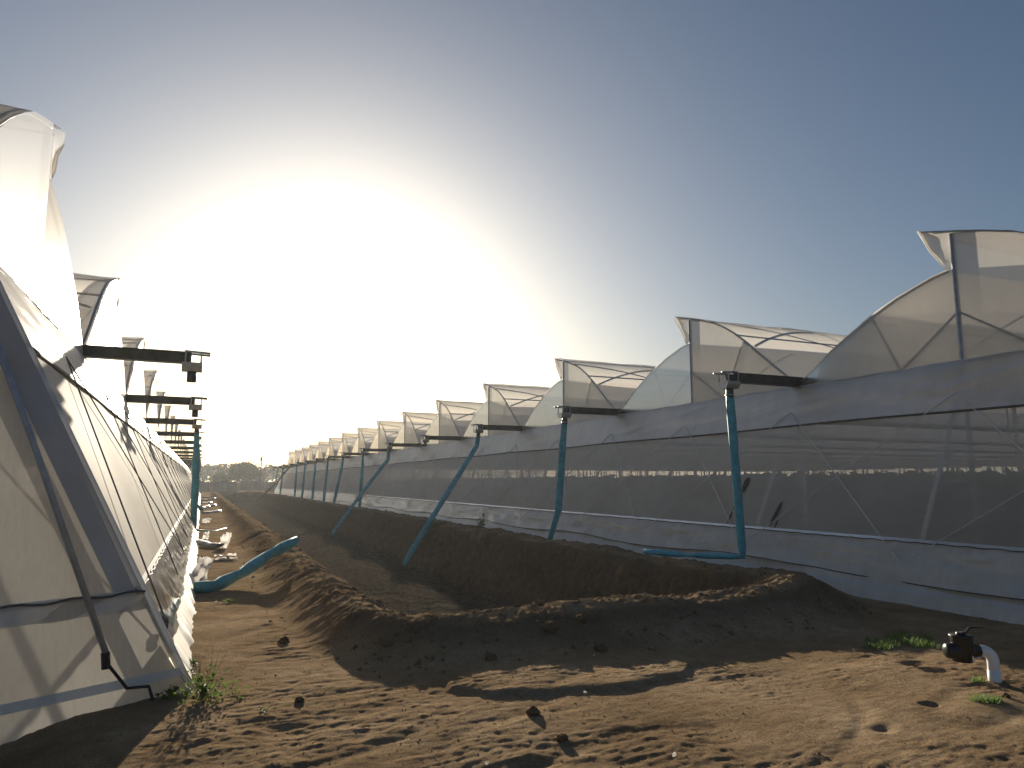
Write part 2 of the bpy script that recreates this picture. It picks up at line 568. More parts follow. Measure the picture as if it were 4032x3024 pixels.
def greenhouse(root, S, XA, XB, YC, n_span=10, detail_from=0):
    """S = +1: house on the right (wall faces -X); S = -1: house on the left. XA arch plane, XB wall foot, YC list of bay centre posts.
    All coordinates are world ones; the root empty stands at its own place."""
    L = root.location.copy()
    rel = lambda p: tuple(Vector(p) - L)
    depth = n_span * 4.0
    XE = XA + S * depth
    sx = np.array([v for v in (0, 0.35, 1, 2, 3, 4, 6, 8, 12, 16, 24, 32, 50, 75) if v < depth] + [depth])

    # -- shared meshes of one bay, origin at (0, Yc, 0)
    def sheet(pts, jag, seed):
        mb = MB()

        def fn(u, w):
            y, z = pts[w]
            k = math.sin(u * 3.1 + seed) * 0.016 + math.sin(u * 7.7 + w + seed) * 0.012 - .02 * math.sin(math.pi * (u % 4) / 4) * (seed % 3) * .5
            if w == 0:
                k += jag * math.sin(u * 13 + seed * 2)
            return (XA - S * (0.05 if u == 0 else 0) + S * u, y, z + k)
        mb.grid(fn, list(sx), list(range(len(pts))))
        return mb.data('roof_film', M['roof_film'], True)
    up_v = [sheet(UP, 0.02, 1), sheet(UP, 0.03, 4.1), sheet(UP, 0.012, 7.7)]
    low_v = [sheet(LOW, 0.015, 3), sheet(LOW, 0.02, 5.3), sheet(LOW, 0.02, 9.1)]

    FO = 0.03 if S > 0 else 0.075

    def gable(pts, zfoot):
        mb = MB()
        ys = [p[0] for p in pts]
        v, f = [], []
        rows = 4
        for (y, z) in pts:
            for r in range(rows + 1):
                t = r / rows
                zb = zfoot(y)
                bulge = 0.0
                v.append((XA - S * FO, y, zb + (z - zb) * t))
        for i in range(len(pts) - 1):
            for r in range(rows):
                a = i * (rows + 1) + r
                f.append((a, a + rows + 1, a + rows + 2, a + 1))
        mb.add(v, f)
        return mb.data('gable_film', M['gable_film'], True)
    gu_pts = [(0.0, 6.71)] + [p for p in UP if p[0] < 0]
    gup_me = gable(gu_pts, lambda y: 4.2)
    glow_me = gable([(0.0, 6.02)] + LOW[1:], lambda y: 4.2)
    flap_v, roll_v = [], []
    for fv in range(4):     # little gable piece under the overhanging ridge, drawn in more or less
        mb = MB()
        P = [(0.62, 6.95), (0.50 + .03 * math.sin(fv * 2), 6.72), (0.36 + .05 * math.sin(fv * 3 + 1), 6.48), (0.22 + .05 * math.sin(fv * 1.7), 6.22), (0.13, 6.02)]
        vv = []
        for k, (y, z) in enumerate(P):
            vv += [(XA - S * (FO + .002), 0.0, 6.71 - 0.69 * k / 4), (XA - S * (FO + .03 * math.sin(k * 1.3 + fv)), y, z)]
        mb.add(vv, [(2 * k, 2 * k + 1, 2 * k + 3, 2 * k + 2) for k in range(4)])
        flap_v.append(mb.data('vent_gable', M['gable_film'], True))
        mb = MB()       # rolled film edge that hangs along the vent
        mb.tube([(XA - S * 0.045, y + .02, z) for y, z in P], [.03, .05 + .015 * (fv % 2), .045, .05 - .01 * (fv % 3), .02], 6, flat=.5)
        roll_v.append(mb.data('rolled_edge', M['curtain'], True))

    def hoop(x, r):
        m_ = MB().tube([(x, y, z - 0.03) for y, z in UP], r, 6)
        return m_.tube([(x, y, z - 0.03) for y, z in LOW], r, 6).data('hoop', M['tube'], True)
    hoop_front = hoop(XA, 0.028)
    hoop_in = hoop(0, 0.028)
    post_me = MB().tube([(XA, 0, -0.02), (XA, 0, 6.70)], 0.045, 8).data('ridge_post', M['tube'], True)
    gpost_me = MB().tube([(XA, 0, -0.02), (XA, 0, 4.22)], 0.05, 8).data('gutter_post', M['pale_tube'], True)

    def strut(a, b, r=.022, nm='truss_tube'):
        return MB().tube([(XA, *a), (XA, *b)], r, 6).data(nm, M['tube'], True)
    truss = [strut((0, 5.18), (1.26, 4.24)), strut((0, 5.18), (-1.4, 4.24)), strut((1.85, 5.49), (1.26, 4.24)), strut((-2.2, 5.68), (-1.4, 4.24)),
             strut((-4, 4.22), (4, 4.22), .026)]
    purl = [MB().tube([(XA, y, z - .07), (XE, y, z - .07)], .024, 6).data('purlin', M['tube'], True) for y, z in ((0.55, 6.93), (-1.85, 5.97), (1.95, 5.45))]

    def brace(a, b):
        mb_ = MB()
        y0, y1 = a[1], b[1]
        pts_ = []
        for k in range(9):
            t = k / 8
            y = y0 + (y1 - y0) * t
            pts_.append((XA + S * (a[0] + (b[0] - a[0]) * t), y, arc_z(UP, y) - .06))
        return mb_.tube(pts_, .024, 6).data('wind_brace', M['tube'], True)
    braces = [brace((0.1, -0.4), (3.9, -2.3)), brace((0.1, -2.4), (3.9, -0.5))]

    # gutter channel: open U with thick walls, running over the whole depth and sticking out over the passage
    tip = XA - S * (2.05 if S > 0 else 1.85)
    mb = MB()
    prof = [(-.13, .11), (-.15, .11), (-.105, -.10), (.105, -.10), (.15, .11), (.13, .11), (.09, -.082), (-.09, -.082)]
    v, f = [], []
    for x, dz in ((tip, 0.01), (XA - S * 0.7, 0.015), (XE, 0.03)):
        v += [(x, a, 4.32 + b + dz) for a, b in prof]
    for k in range(2):
        for j in range(8):
            f.append((k * 8 + j, k * 8 + (j + 1) % 8, k * 8 + 8 + (j + 1) % 8, k * 8 + 8 + j))
    f += [(7, 6, 5, 4, 3, 2, 1, 0)[0:8], tuple(16 + j for j in range(8))]
    mb.add(v, f)
    gut_me = mb.data('gutter', M['gutter'])
    box_mb = MB()   # catch box under the gutter tip, rounded below
    bv, bf = [], []
    prof2 = [(-.17, .0), (.17, .0), (.16, -.07), (.09, -.16), (-.09, -.16), (-.16, -.07)]
    for x in (tip - S * .20, tip + S * .16):
        bv += [(x, a, 4.24 + b) for a, b in prof2]
    bf = [(0, 1, 2, 3, 4, 5), (11, 10, 9, 8, 7, 6)] + [(j, j + 6, (j + 1) % 6 + 6, (j + 1) % 6) for j in range(1, 6)]
    box_mb.add(bv, bf)
    cbox_me = box_mb.data('catch_box', M['zinc'])
    spout_me = MB().tube([(tip - S * .02, 0, 4.10), (tip - S * .02, 0, 3.88)], .085, 12).data('spout', M['gutter'], True)
    rod_me = [MB().tube([(tip - S * .33, y, 4.43), (tip + S * .12, y, 4.45)], .022, 8).data('bracket_rod', M['zinc'], True) for y in (-.14, .14)]
    strap_me = MB().box((-.015, -.006, 4.22), (.015, .006, 4.46)).data('bracket_strap', M['zinc'])

    for k, yc in enumerate(YC):
        o = lambda nm, me, par, y=yc, x=0.0: obj(nm, me, par, rel((x, y, 0)) if par is root else (x, y - yc, 0))
        u = o('roof_film', up_v[(k * 7) % 3], root)
        lw = o('roof_film', low_v[(k * 5 + 1) % 3], root)
        for p_ in purl[:2]:
            o('purlin', p_, u)
        o('purlin', purl[2], lw)
        for b_ in braces:
            o('wind_brace', b_, u)
        gup = o('gable_film', gup_me, root)
        glo = o('gable_film', glow_me, root)
        o('vent_gable', flap_v[(k * 3 + 1) % 4], gup)
        o('rolled_edge', roll_v[(k * 3 + 1) % 4], gup)
        o('hoop', hoop_front, root)
        for j in range(1, min(10, n_span) + 1, 1 if k < 3 else 3):
            oo = obj('hoop', hoop_in, root, rel((XA + S * 4 * j, yc, 0)))
        o('ridge_post', post_me, root)
        for t_ in truss:
            o('truss_tube', t_, gup)
        o('gutter_post', gpost_me, root, yc + 4)
        g = obj('gutter', gut_me, root, rel((0, yc + 4, 0)))
        obj('catch_box', cbox_me, g)
        obj('spout', spout_me, g)
        for r_ in rod_me:
            obj('bracket_rod', r_, g)
        for ys_ in (-.16, .16):
            for xs_ in (tip - S * .17, tip + S * .10):
                obj('bracket_strap', strap_me, g, (xs_, ys_, 0))

    # -- inner posts
    ip = MB().tube([(0, 0, -0.02), (0, 0, 4.25)], 0.04, 6).data('inner_post', M['tube'], True)
    for yc in YC:
        for j in range(1, min(14, n_span) + 1):
            if (j % 2 or yc < 45) and S > 0:
                obj('inner_post', ip, root, rel((XA + S * 4 * j, yc + 4, 0)))
    return rel


YR = [8.63 + 8 * k for k in range(-1, 15)]
YL = [10.7 + 8 * k for k in range(0, 15)]
XA_R, XB_R = 12.9, 10.9
XA_L, XB_L = -2.15, 0.0
gh_r = empty('greenhouse', (14.0, 64, 0), 'long sawtooth greenhouse right of the trench, grey net wall and white skirt', 'greenhouse', None)
gh_l = empty('greenhouse', (-4.0, 64, 0), 'sunlit sawtooth greenhouse at the left edge, its cream net wall beside the path', 'greenhouse', None)
rel_r = greenhouse(gh_r, +1, XA_R, XB_R, YR, n_span=26)
rel_l = greenhouse(gh_l, -1, XA_L, XB_L, YL, n_span=6)


def ysteps(a, b, near=0.12, g=0.012):
    out = [a]
    while out[-1] < b:
        out.append(out[-1] + max(near, g * (out[-1] - 2)))
    out[-1] = b
    return out


def wall_x(S, z):
    """wall surface: straight slope from the foot to the gutter"""
    if S > 0:
        return float(np.interp(z, [0, 3.6, 4.3], [10.9, 12.65, 12.87]))
    return float(np.interp(z, [0, 3.6, 4.3], [-0.07, -1.75, -2.12]))


def wall(root, S, y0, y1, rel):
    out = -S        # outward direction in x
    P = lambda z, y, off: rel((wall_x(S, z) + out * off, y, z))
    ys = ysteps(y0, y1)
    # net screen
    MB().grid(lambda y, z: P(z, y, 0.004 + .012 * math.sin(y * 1.57 + .4)), ysteps(y0, y1, .5, .02), list(np.linspace(.95, 3.3, 6))).build('net_screen', M['net'], root, smooth=True)
    # roll-up curtain with slack folds
    zs = list(np.linspace(3.27, 4.24, 26))

    def cur(y, z):
        t = (z - 3.27) / .97
        slack = math.exp(-((y - 7.0) / 3.2) ** 2) if S > 0 else math.exp(-((y - 9) / 3.0) ** 2)
        a = float(fbm((y * .5 + z * 2.9) * 1.6, (z * 3 - y * .15) * .5, 3, 61))
        b = math.sin((z * 1.0 + y * .27) * 24 + 2.5 * a)
        off = 0.03 + 0.035 * a + slack * .010 * b * math.sin(math.pi * min(1, t * 1.1)) + .02 * math.sin(y * 1.57)
        return P(z, y, off * (0.4 + .6 * math.sin(math.pi * t)) + .012)
    c = MB().grid(cur, ys, zs).build('curtain', M['curtain'], root, smooth=True)
    MB().tube([P(3.27 + .015 * math.sin(y * .7), y, .03) for y in ysteps(y0, y1, .6, .02)], .024, 6).build('hem_pipe', M['hem'], c, smooth=True)
    MB().tube([P(4.24 + .01 * math.sin(y * 5), y, .02 + .008 * math.sin(y * 9)) for y in ysteps(y0, y1, .25, .02)], .016, 5).build('curtain_clip_rail', M['rope'], c, smooth=True)
    # clamp rail at the top of the skirt
    MB().grid(lambda y, z: P(z, y, .03), [y0, y1], [.95, 1.02]).build('clamp_rail', M['white_band'], root)
    MB().tube([P(.965 + .006 * math.sin(y * 14), y, .045 + .012 * math.sin(y * 11)) for y in ysteps(y0, y1, .12, .02)], .010, 5).build('lacing', M['hem'], root)
    # slanting wall poles in the net plane, a stub rail to the gutter posts
    yk = [v for v in (np.arange(-6, 31) * 4.0 + (8.63 if S > 0 else 10.7)) if y0 < v < y1]
    pole = MB().tube([(wall_x(S, 0) - out * .05, 0, 0), (wall_x(S, 3.6) - out * .05, 0, 3.6)], .038, 8).data('wall_pole', M['pale_tube'], True)
    rail = MB().tube([(wall_x(S, 2.1) - out * .05, 0, 2.0), ((XA_R if S > 0 else XA_L), 0, 2.0)], .02, 6).data('stub_rail', M['tube'], True)
    for y in yk:
        q = obj('wall_pole', pole, root, rel((0, y, 0)))
        obj('stub_rail', rail, q)
    # guy ropes: from every anchor high on the wall to the anchors 4 m either side below
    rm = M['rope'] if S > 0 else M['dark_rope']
    for y in yk:
        for dy in (-4, 4):
            yb = y + dy + (.18 if S > 0 else 1.5)
            if yb < y0 + .1 or yb > y1:
                continue
            if S < 0 and y > 75:
                continue
            a, b = Vector(P(3.62, y, .05)), Vector(P(.6, yb, .10))
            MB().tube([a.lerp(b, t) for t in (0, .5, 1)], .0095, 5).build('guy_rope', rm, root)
    return P


PR = wall(gh_r, +1, 3.0, 124.6, rel_r)
PL = wall(gh_l, -1, 7.75, 126.6, rel_l)


# right skirt: loose upper flap and lower panels with a welded white band
def r_flap(y, t):
    a = float(fbm(y * .7, t * 1.5 + y * .05, 4, 71))
    b = float(fbm(y * .5 + t * 2.0, t * 6 + y * .3, 4, 73, .6))
    sag = .05 * math.sin(y * .785 + 1) + .05 * math.exp(-((y - 6.2) / 1.6) ** 2)
    z = .96 - t * (.60 + sag)
    return PR(z, y, .015 + .05 * t + .12 * a * t + .11 * b * math.sin(math.pi * min(1, t + .1)))


fl = MB().grid(r_flap, ysteps(3.0, 124.6, .07, .012), list(np.linspace(0, 1, 12))).build('skirt_flap', M['skirt'], gh_r, smooth=True)
MB().tube([Vector(r_flap(y, 1.0)) + Vector((-.006, 0, 0)) for y in ysteps(3.0, 124.6, .3, .02)], .012, 5).build('flap_hem', M['hem'], fl)
for k in range(-1, 29):
    ya, yb = 8.9 + 4 * k, 12.9 + 4 * k
    if yb < 3:
        continue
    ya = max(ya, 3.0)

    def lowp(y, t, ya=ya, yb=yb, k=k):
        z = .52 - t * .56
        s = (y - ya) / (yb - ya)
        return PR(z, y, (.006 if k % 2 else .016) + .012 * math.sin(s * 9 + k) * t + .06 * t * t)
    pm = MB().grid(lowp, list(np.linspace(ya, yb + .02, 14)), list(np.linspace(0, 1, 5))).build('skirt_panel', M['skirt'], gh_r, smooth=True)
    MB().grid(lambda y, t: Vector(lowp(y, .52 + .13 * t)) + Vector((-.006, 0, .002)), list(np.linspace(ya, yb, 14)), [0, 1]).build('white_band', M['white_band'], pm)

# left skirt: glossy clear strip and ragged cream flap
def l_clear(y, t):
    a = float(fbm(y * 1.6, t * 4, 3, 81))
    z = 1.0 - t * .62
    return PL(z, y, .02 + .06 * t + .05 * a * t)


MB().grid(l_clear, ysteps(7.75, 126, .07, .012), list(np.linspace(0, 1, 9))).build('clear_skirt', M['clear'], gh_l, smooth=True)


def l_cream(y, t):
    a = float(fbm(y * 1.1, t * 2, 3, 83))
    rag = .05 * float(pn(y * 3.1, 2.2, 84)) * t
    z = .46 - t * (.48 - .03 * a)
    return PL(z, y, .01 + .03 * t + .05 * t * t + rag + .03 * a * t)


MB().grid(l_cream, ysteps(7.8, 126, .06, .012), list(np.linspace(0, 1, 6))).build('ground_flap', M['cream'], gh_l, smooth=True)

# far curtain panel hanging loose over the net of the right house
MB().grid(lambda s, t: PR(3.3 - 2.5 * t, 50.3 + s * 2.6 + t * 4.2, .09 + .04 * math.sin(s * 5 + t * 3)), list(np.linspace(0, 1, 8)), list(np.linspace(0, 1, 8))).build('loose_curtain', M['curtain'], gh_r, smooth=True)
# far sides of the houses so that light comes through nets, not holes
XE_R = XA_R + 104
MB().grid(lambda y, z: rel_r((XE_R, y, z)), list(np.linspace(.6, 124.6, 16)), [0, 1.0, 4.3]).build('far_net_screen', M['net'], gh_r)
XE_L = XA_L - 24
MB().grid(lambda y, z: rel_l((XE_L, y, z)), list(np.linspace(7, 126.6, 16)), [0, 1.0, 4.3]).build('far_net_screen', M['net'], gh_l)
for rt, rl, x0, x1, ye in ((gh_r, rel_r, XA_R, XE_R, 124.63), (gh_l, rel_l, XA_L, XE_L, 126.7)):
    MB().grid(lambda x, z: rl((x, ye, z)), list(np.linspace(x0, x1, 12)), [0, 1.0, 4.25]).build('end_net_screen', M['net'], rt)
# dark stains on the net of the right house
for k, (y, z, h, w, tilt) in enumerate([(13.35, 1.93, .20, .085, .10), (13.42, 1.66, .11, .075, -.1), (13.45, 1.45, .10, .05, .05), (13.5, 1.22, .09, .03, 0), (13.52, 1.08, .05, .022, 0), (12.1, 1.32, .27, .06, .30), (12.0, 1.10, .10, .02, .1)]):
    pts = [(math.cos(q) * w * (1 + .15 * math.sin(3 * q + k)), math.sin(q) * h * (1 + .1 * math.cos(2 * q + k))) for q in np.linspace(0, 2 * math.pi, 15)[:-1]]
    MB().add([PR(z + b, y + a - tilt * b, .034) for a, b in pts], [tuple(range(14))]).build('net_stain', M['stain'], gh_r)

# -- oblique end wall of the left house
C0 = Vector((0.0, 7.86, 0.0))
EU = Vector((-.873, -.484, 0))
UU = Vector((-.486, -.03, 1.0))
EN = Vector((0.476, -0.859, 0.188)).normalized()     # outward
EP = lambda s, z, off=0.0: Vector(rel_l(C0 + EU * s + UU * z + EN * off))
ss = list(np.linspace(0, 7, 36))
MB().grid(lambda s, z: EP(s, z, .012 * math.sin(s * 2.3 + z)), ss, list(np.linspace(.95, 4.3, 12))).build('end_film', M['end_film'], gh_l, smooth=True)
ef = MB().grid(lambda s, z: EP(s, z, .02 + .012 * math.sin(s * 3.1)), ss, list(np.linspace(-.18, .97, 6))).build('end_skirt', M['end_film'], gh_l, smooth=True)
MB().grid(lambda s, z: EP(s, z, .036 + .012 * math.sin(s * 3.1)), ss, [.145, .225]).build('white_band', M['white_band'], ef)
MB().grid(lambda s, z: EP(s, z, .03 + .02 * math.sin(s * 9 + z * 20)), list(np.linspace(0, 7, 80)), [.80, .86, .92, .98]).build('end_flap', M['skirt'], gh_l, smooth=True)
MB().tube([EP(s, .955 + .012 * math.sin(s * 13), .06) for s in np.linspace(0, 7, 90)], .012, 5).build('end_lacing', M['hem'], gh_l)
MB().grid(lambda s, z: EP(s, z, .030), [.0, .13, .26], list(np.linspace(.93, 4.3, 14))).build('shaded_corner_overlap', M['shaded_overlap'], gh_l, smooth=True)  # doubled corner strip, its grey tone paints in the shadow band
MB().tube([EP(-.02, z, .012) for z in np.linspace(0, 4.3, 16)], .034, 8, flat=.6).build('corner_edge', M['white_band'], gh_l, smooth=True)
MB().tube([EP(.22, z, -.16) for z in (0, 4.3)], .06, 8).build('corner_post', M['tube'], gh_l, smooth=True)
st = MB().tube([rel_l(p) for p in ((-1.95, 7.52, 3.75), (-1.41, 7.49, 2.4), (-.68, 7.46, .45))], .028, 10).build('brace_pole', M['tube'], gh_l, smooth=True)
MB().tube([rel_l(p) for p in ((-.70, 7.46, .50), (-.685, 7.455, .36))], .037, 8).build('pole_clamp', M['black_steel'], st)
MB().tube([rel_l(p) for p in ((-.69, 7.455, .42), (-.51, 7.48, .17), (-.34, 7.56, .15), (-.30, 7.58, .02))], .015, 8).build('ground_hook', M['black_steel'], st)
# knot where the nearest ropes of the left house are tied
kn = MB()
for k in range(5):
    a = k * 1.1
    kn.tube([Vector(PL(.58, 8.22, .07)) + Vector((.035 * math.cos(q) , .03 * math.sin(q + a), .035 * math.sin(q) + .015 * k - .03)) for q in np.linspace(0, 6.28, 10)], .011, 5)
kn.build('rope_knot', M['dark_rope'], gh_l)

# ------------------------------------------------------------------ crop inside the right house
def leaf_cloud(n, pos_fn, size, rng, upright=0.3):
    """n pointed leaves (2 tris each), returned as vertex and face arrays"""
    p = pos_fn(n)
    a = rng.normal(size=(n, 3))
    a[:, 2] *= upright
    a /= np.linalg.norm(a, axis=1, keepdims=True)
    b = np.cross(a, rng.normal(size=(n, 3)))
    b /= np.linalg.norm(b, axis=1, keepdims=True)
    s = size * rng.uniform(.6, 1.4, (n, 1))
    v = np.stack([p - a * s, p + b * s * .45, p + a * s, p - b * s * .45], 1).reshape(-1, 3)
    f = np.arange(4 * n).reshape(n, 4)
    return v, f


def cloud_mesh(name, v, f, mat):
    me = bpy.data.meshes.new(name)
    me.vertices.add(len(v))
    me.vertices.foreach_set('co', v.astype(np.float32).ravel())
    me.loops.add(f.size)
    me.loops.foreach_set('vertex_index', f.astype(np.int32).ravel())
    me.polygons.add(len(f))
    me.polygons.foreach_set('loop_start', np.arange(0, f.size, 4, dtype=np.int32))
    me.update(calc_edges=True)
    me.materials.append(mat)
    return me


vv, ff, off = [], [], 0
for k, xr in enumerate((14.3, 15.9, 17.5, 20.5, 25, 32, 42)):
    n = (26000, 14000, 9000, 7000, 6000, 6000, 6000)[k]

    def pos(n, xr=xr):
        y = RNG.uniform(3, 122, n)
        y = np.where(RNG.random(n) < .55, RNG.uniform(6, 45, n), y)
        top = 2.12 + (.16 if xr > 20 else 0) + .10 * pn(y * 1.7, np.full(n, k * 3.3), 90) + .05 * pn(y * 6, np.full(n, k * 1.3), 91)
        return np.stack([xr + RNG.normal(0, .22, n), y, top * RNG.random(n) ** .75 + .02], 1)
    v_, f_ = leaf_cloud(n, pos, .17, RNG)
    vv.append(v_)
    ff.append(f_ + off)
    off += len(v_)
crop = obj('crop_rows', cloud_mesh('crop_rows', np.concatenate(vv), np.concatenate(ff), M['crop']))
tag(crop, 'dark green crop rows growing inside the right greenhouse', 'crop', kind='stuff')
mb = MB()
for k in range(420):
    x = random.choice((14.6, 17.0, 19.5, 22, 26, 31, 38))
    y = random.uniform(5, 110)
    h = random.uniform(2.3, 3.2) if k % 4 else 4.25
    mb.box((x - .017, y - .017, 0), (x + .017, y + .017, h))
    if k % 3 == 0:
        mb.box((x - .01, y - .25, h - .12), (x + .01, y + .25, h - .10))
mb.build('trellis_stakes', M['tube'], gh_r, tuple(-gh_r.location)).__setitem__('kind', 'stuff')
for x, z in ((14.6, 2.75), (17.0, 2.6), (19.5, 2.9), (26, 2.7)):
    MB().tube([rel_r((x, 4, z)), rel_r((x, 60, z - .05)), rel_r((x, 122, z))], .008, 4).build('trellis_wire', M['tube'], gh_r)

# ------------------------------------------------------------------ drain hoses
def hose_mesh(pts, w=.122, flat=.34, side=(1, 0, 0), widths=None, mat='hose', seg=7):
    P, W, F = [], [], []
    n = len(pts)
    if widths:
        widths = list(np.interp(np.linspace(0, 1, n), np.linspace(0, 1, len(widths)), widths))
    for i in range(n - 1):
        a, b = Vector(pts[i]), Vector(pts[i + 1])
        m = max(3, min(14, int((b - a).length * 5)))
        for j in range(m):
            t = j / m
            P.append(a.lerp(b, t))
            wi = widths[i] * (1 - t) + widths[i + 1] * t if widths else 1.0
            e = random.uniform(-.06, .06)
            pinch = .78 if (j == 0 and i > 0) else 1.0
            W.append(w * wi * (1 + e))
            F.append(flat * (1 - e * 3) * (0.55 if pinch < 1 else 1))
    P.append(Vector(pts[-1]))
    W.append(w * (widths[-1] if widths else 1.0))
    F.append(flat * .7)
    return MB().tube(P, W, 12, True, F, side).data('drain_hose', M[mat], True)


def hose(pts, label, group, clamp=True, mat='hose', **kw):
    base = Vector(pts[-1])
    loc = Vector((base.x, base.y, base.z))
    r = empty('drain_hose', loc, label, 'hose', group)
    o = obj('hose_tube', hose_mesh([Vector(p) - loc for p in pts], mat=mat, **kw), r)
    if clamp:
        t = Vector(pts[0]) - loc
        MB().tube([t + Vector((0, 0, -.07)), t + Vector((0, 0, -.10))], .105, 12).build('hose_clamp', M['zinc'], r, smooth=True)
    return r


GR = 'blue hoses hanging from the right gutters'
tipR, tipL = XA_R - 2.05 - .02, XA_L + 1.85 + .02
def gy(k): return 12.63 + 8 * k
def z0(x, y, d=.05): return gz(x, y) + d
hose([(tipR, gy(0), 4.02), (tipR, gy(0) - .02, 3.6), (tipR - .02, gy(0) - .1, 2.6), (tipR - .05, gy(0) - .25, .40), (9.95, gy(0) + .55, z0(9.95, gy(0) + .55, .16)), (9.15, gy(0) + 1.1, z0(9.15, gy(0) + 1.1, .14))],
     'nearest blue hose, hanging straight then bent along the ground towards the trench', GR, flat=.55, widths=[.8, 1.0, .95, .92, 1.0, .95])
hose([(tipR, gy(1), 4.02), (tipR - .02, gy(1) + .1, 3.3), (tipR - .15, gy(1) + .2, 1.1), (tipR - .36, gy(1) + .45, z0(tipR - .36, gy(1) + .45, .06))],
     'blue hose hanging nearly straight from the second gutter arm beside the right wall', GR, widths=[.8, 1, 1, .75])
hose([(tipR, gy(2), 4.02), (tipR - .02, gy(2) + .1, 3.55), (9.0, gy(2) - .6, 1.12), (7.75, gy(2) - 1.0, -.60), (7.35, gy(2) - 1.15, -1.2)],
     'blue hose pulled aslant into the trench from the third gutter arm', GR, widths=[.8, .8, .85, .9, .9, .8])
hose([(tipR, gy(4), 4.02), (tipR - .03, gy(4) + .1, 3.4), (9.2, gy(4) + .1, 1.30), (8.2, gy(4) - .1, -.05), (7.4, gy(4) - .3, -1.15)],
     'kinked blue hose slanting into the trench from the fifth gutter arm', GR, widths=[.8, 1, .9, .9, .8])
ordw = {5: 'sixth', 6: 'seventh', 7: 'eighth', 8: 'ninth', 9: 'tenth', 10: 'eleventh', 12: 'thirteenth', 13: 'fourteenth'}
lean = {5: (-.1, .2), 6: (-.5, 1.0), 7: (-.2, .4), 8: (-.15, .2), 9: (-.2, .3), 10: (-.1, .1), 12: (-.3, .2), 13: (-.5, .4)}
for k, wd in ordw.items():
    lx, ly = lean[k]
    hose([(tipR, gy(k), 4.02), (tipR + lx * .2, gy(k) + ly * .2, 3.0), (tipR + lx * .7, gy(k) + ly * .7, 1.2), (tipR + lx, gy(k) + ly, z0(tipR + lx, gy(k) + ly, .04))],
         'distant blue hose hanging from the %s gutter arm along the right wall' % wd, GR, clamp=False, widths=[.7, .9, 1.1, .9])
hose([(tipR, gy(11), 4.02), (9.4, gy(11) + .5, 2.0), (6.9, gy(11) + 1.5, -.6)], 'dusty grey hose stretched aslant over the trench end from the twelfth gutter arm', GR, clamp=False, mat='hose_dusty')

gyl = lambda k: 14.7 + 8 * k
GL = 'hoses along the left greenhouse'
hose([(tipL, gyl(2), 4.02), (tipL + .03, gyl(2) + .05, 3.2), (tipL + .06, gyl(2) + .1, 1.5), (tipL + .10, gyl(2) + .2, .12), (.62, gyl(2) + .5, z0(.62, gyl(2) + .5, .06)), (1.02, gyl(2) + 1.4, z0(1.02, gyl(2) + 1.4, .12))],
     'blue hose hanging from the third left gutter arm, its end turned out on the path', GL, widths=[.75, 1.0, 1.05, 1.0, .6, .5])
hose([(tipL - .02, gyl(1), 1.55), (tipL - .08, gyl(1) + .05, 1.1), (tipL - .05, gyl(1) + .1, .35), (tipL + .12, gyl(1) - .1, z0(.1, gyl(1) - .1, .06))],
     'short blue hose hanging against the left net wall, bulging outward', GL, clamp=False, widths=[.25, 1.0, 1.1, .7]) if False else None
hose([(-.02, 14.55, z0(-.02, 14.55, .10)), (.28, 14.5, z0(.28, 14.5, .09)), (.75, 15.0, z0(.75, 15.0, .22)), (1.42, 15.9, max(z0(1.42, 15.9, .14), .52)), (1.95, 16.2, max(z0(1.95, 16.2, .20), .74))],
     'long blue hose lying on the path and propped over the left spoil bank', GL, clamp=False, w=.14, flat=.75, side=(.3, -.6, .8), widths=[.75, 1.05, 1, 1, .9])
hose([(tipL, gyl(5), 4.02), (tipL + .05, gyl(5), 2.0), (tipL - .06, gyl(5), 1.3), (tipL + .0, gyl(5), .4), (.2, gyl(5), z0(.2, gyl(5)))],
     'far blue hose behind the nearer one, hanging low against the left net wall', GL, clamp=False, widths=[.8, 1, 1.8, 1.3, .8])
hose([(-.05, 25.4, z0(-.05, 25.4, .12)), (.28, 24.3, z0(.28, 24.3, .08)), (.62, 23.6, z0(.62, 23.6, .08))], 'silvery hose lying flat on the path beside the left wall', GL, clamp=False, mat='hose_dusty', w=.15, flat=.4, side=(.9, .2, .3))
for k, (y, xa, xb, mt) in enumerate([(49.5, .15, 1.25, 'silver'), (60.0, .1, .7, 'silver'), (63.0, .2, 1.2, 'hose_dusty'), (72.0, .1, 1.0, 'silver'), (84.0, .15, 1.5, 'hose_dusty'), (98.0, .2, 2.0, 'hose_dusty')]):
    hose([(xa, y, z0(xa, y, .07)), ((xa + xb) / 2, y + .6, z0((xa + xb) / 2, y + .6, .06)), (xb, y + 1.4, z0(xb, y + 1.4, .12))],
         ('%s hose piece lying across the far path, %s from the camera' % ('shiny silver' if mt == 'silver' else 'dull grey', ('first', 'second', 'third', 'fourth', 'fifth', 'sixth')[k])), GL, clamp=False, mat=mt, w=.13, flat=.45, side=(0, 1, .3))


# crumpled sheets on the path
def sheet_thing(name, label, cat, base, ux, uz, mat, amp, seed, nu=12, nv=10):
    ux, uz = Vector(ux), Vector(uz)
    nr = ux.cross(uz).normalized()

    def fn(s, t):
        a = float(fbm(s * 3 + seed, t * 3, 4, seed, .6))
        return ux * (s - .5) * (1 - .25 * t * math.sin(seed)) + uz * t + nr * a * amp + Vector((0, 0, .01))
    me = MB().grid(fn, list(np.linspace(0, 1, nu)), list(np.linspace(0, 1, nv))).data(name, M[mat], True)
    o = obj(name, me, None, base)
    return tag(o, label, cat)


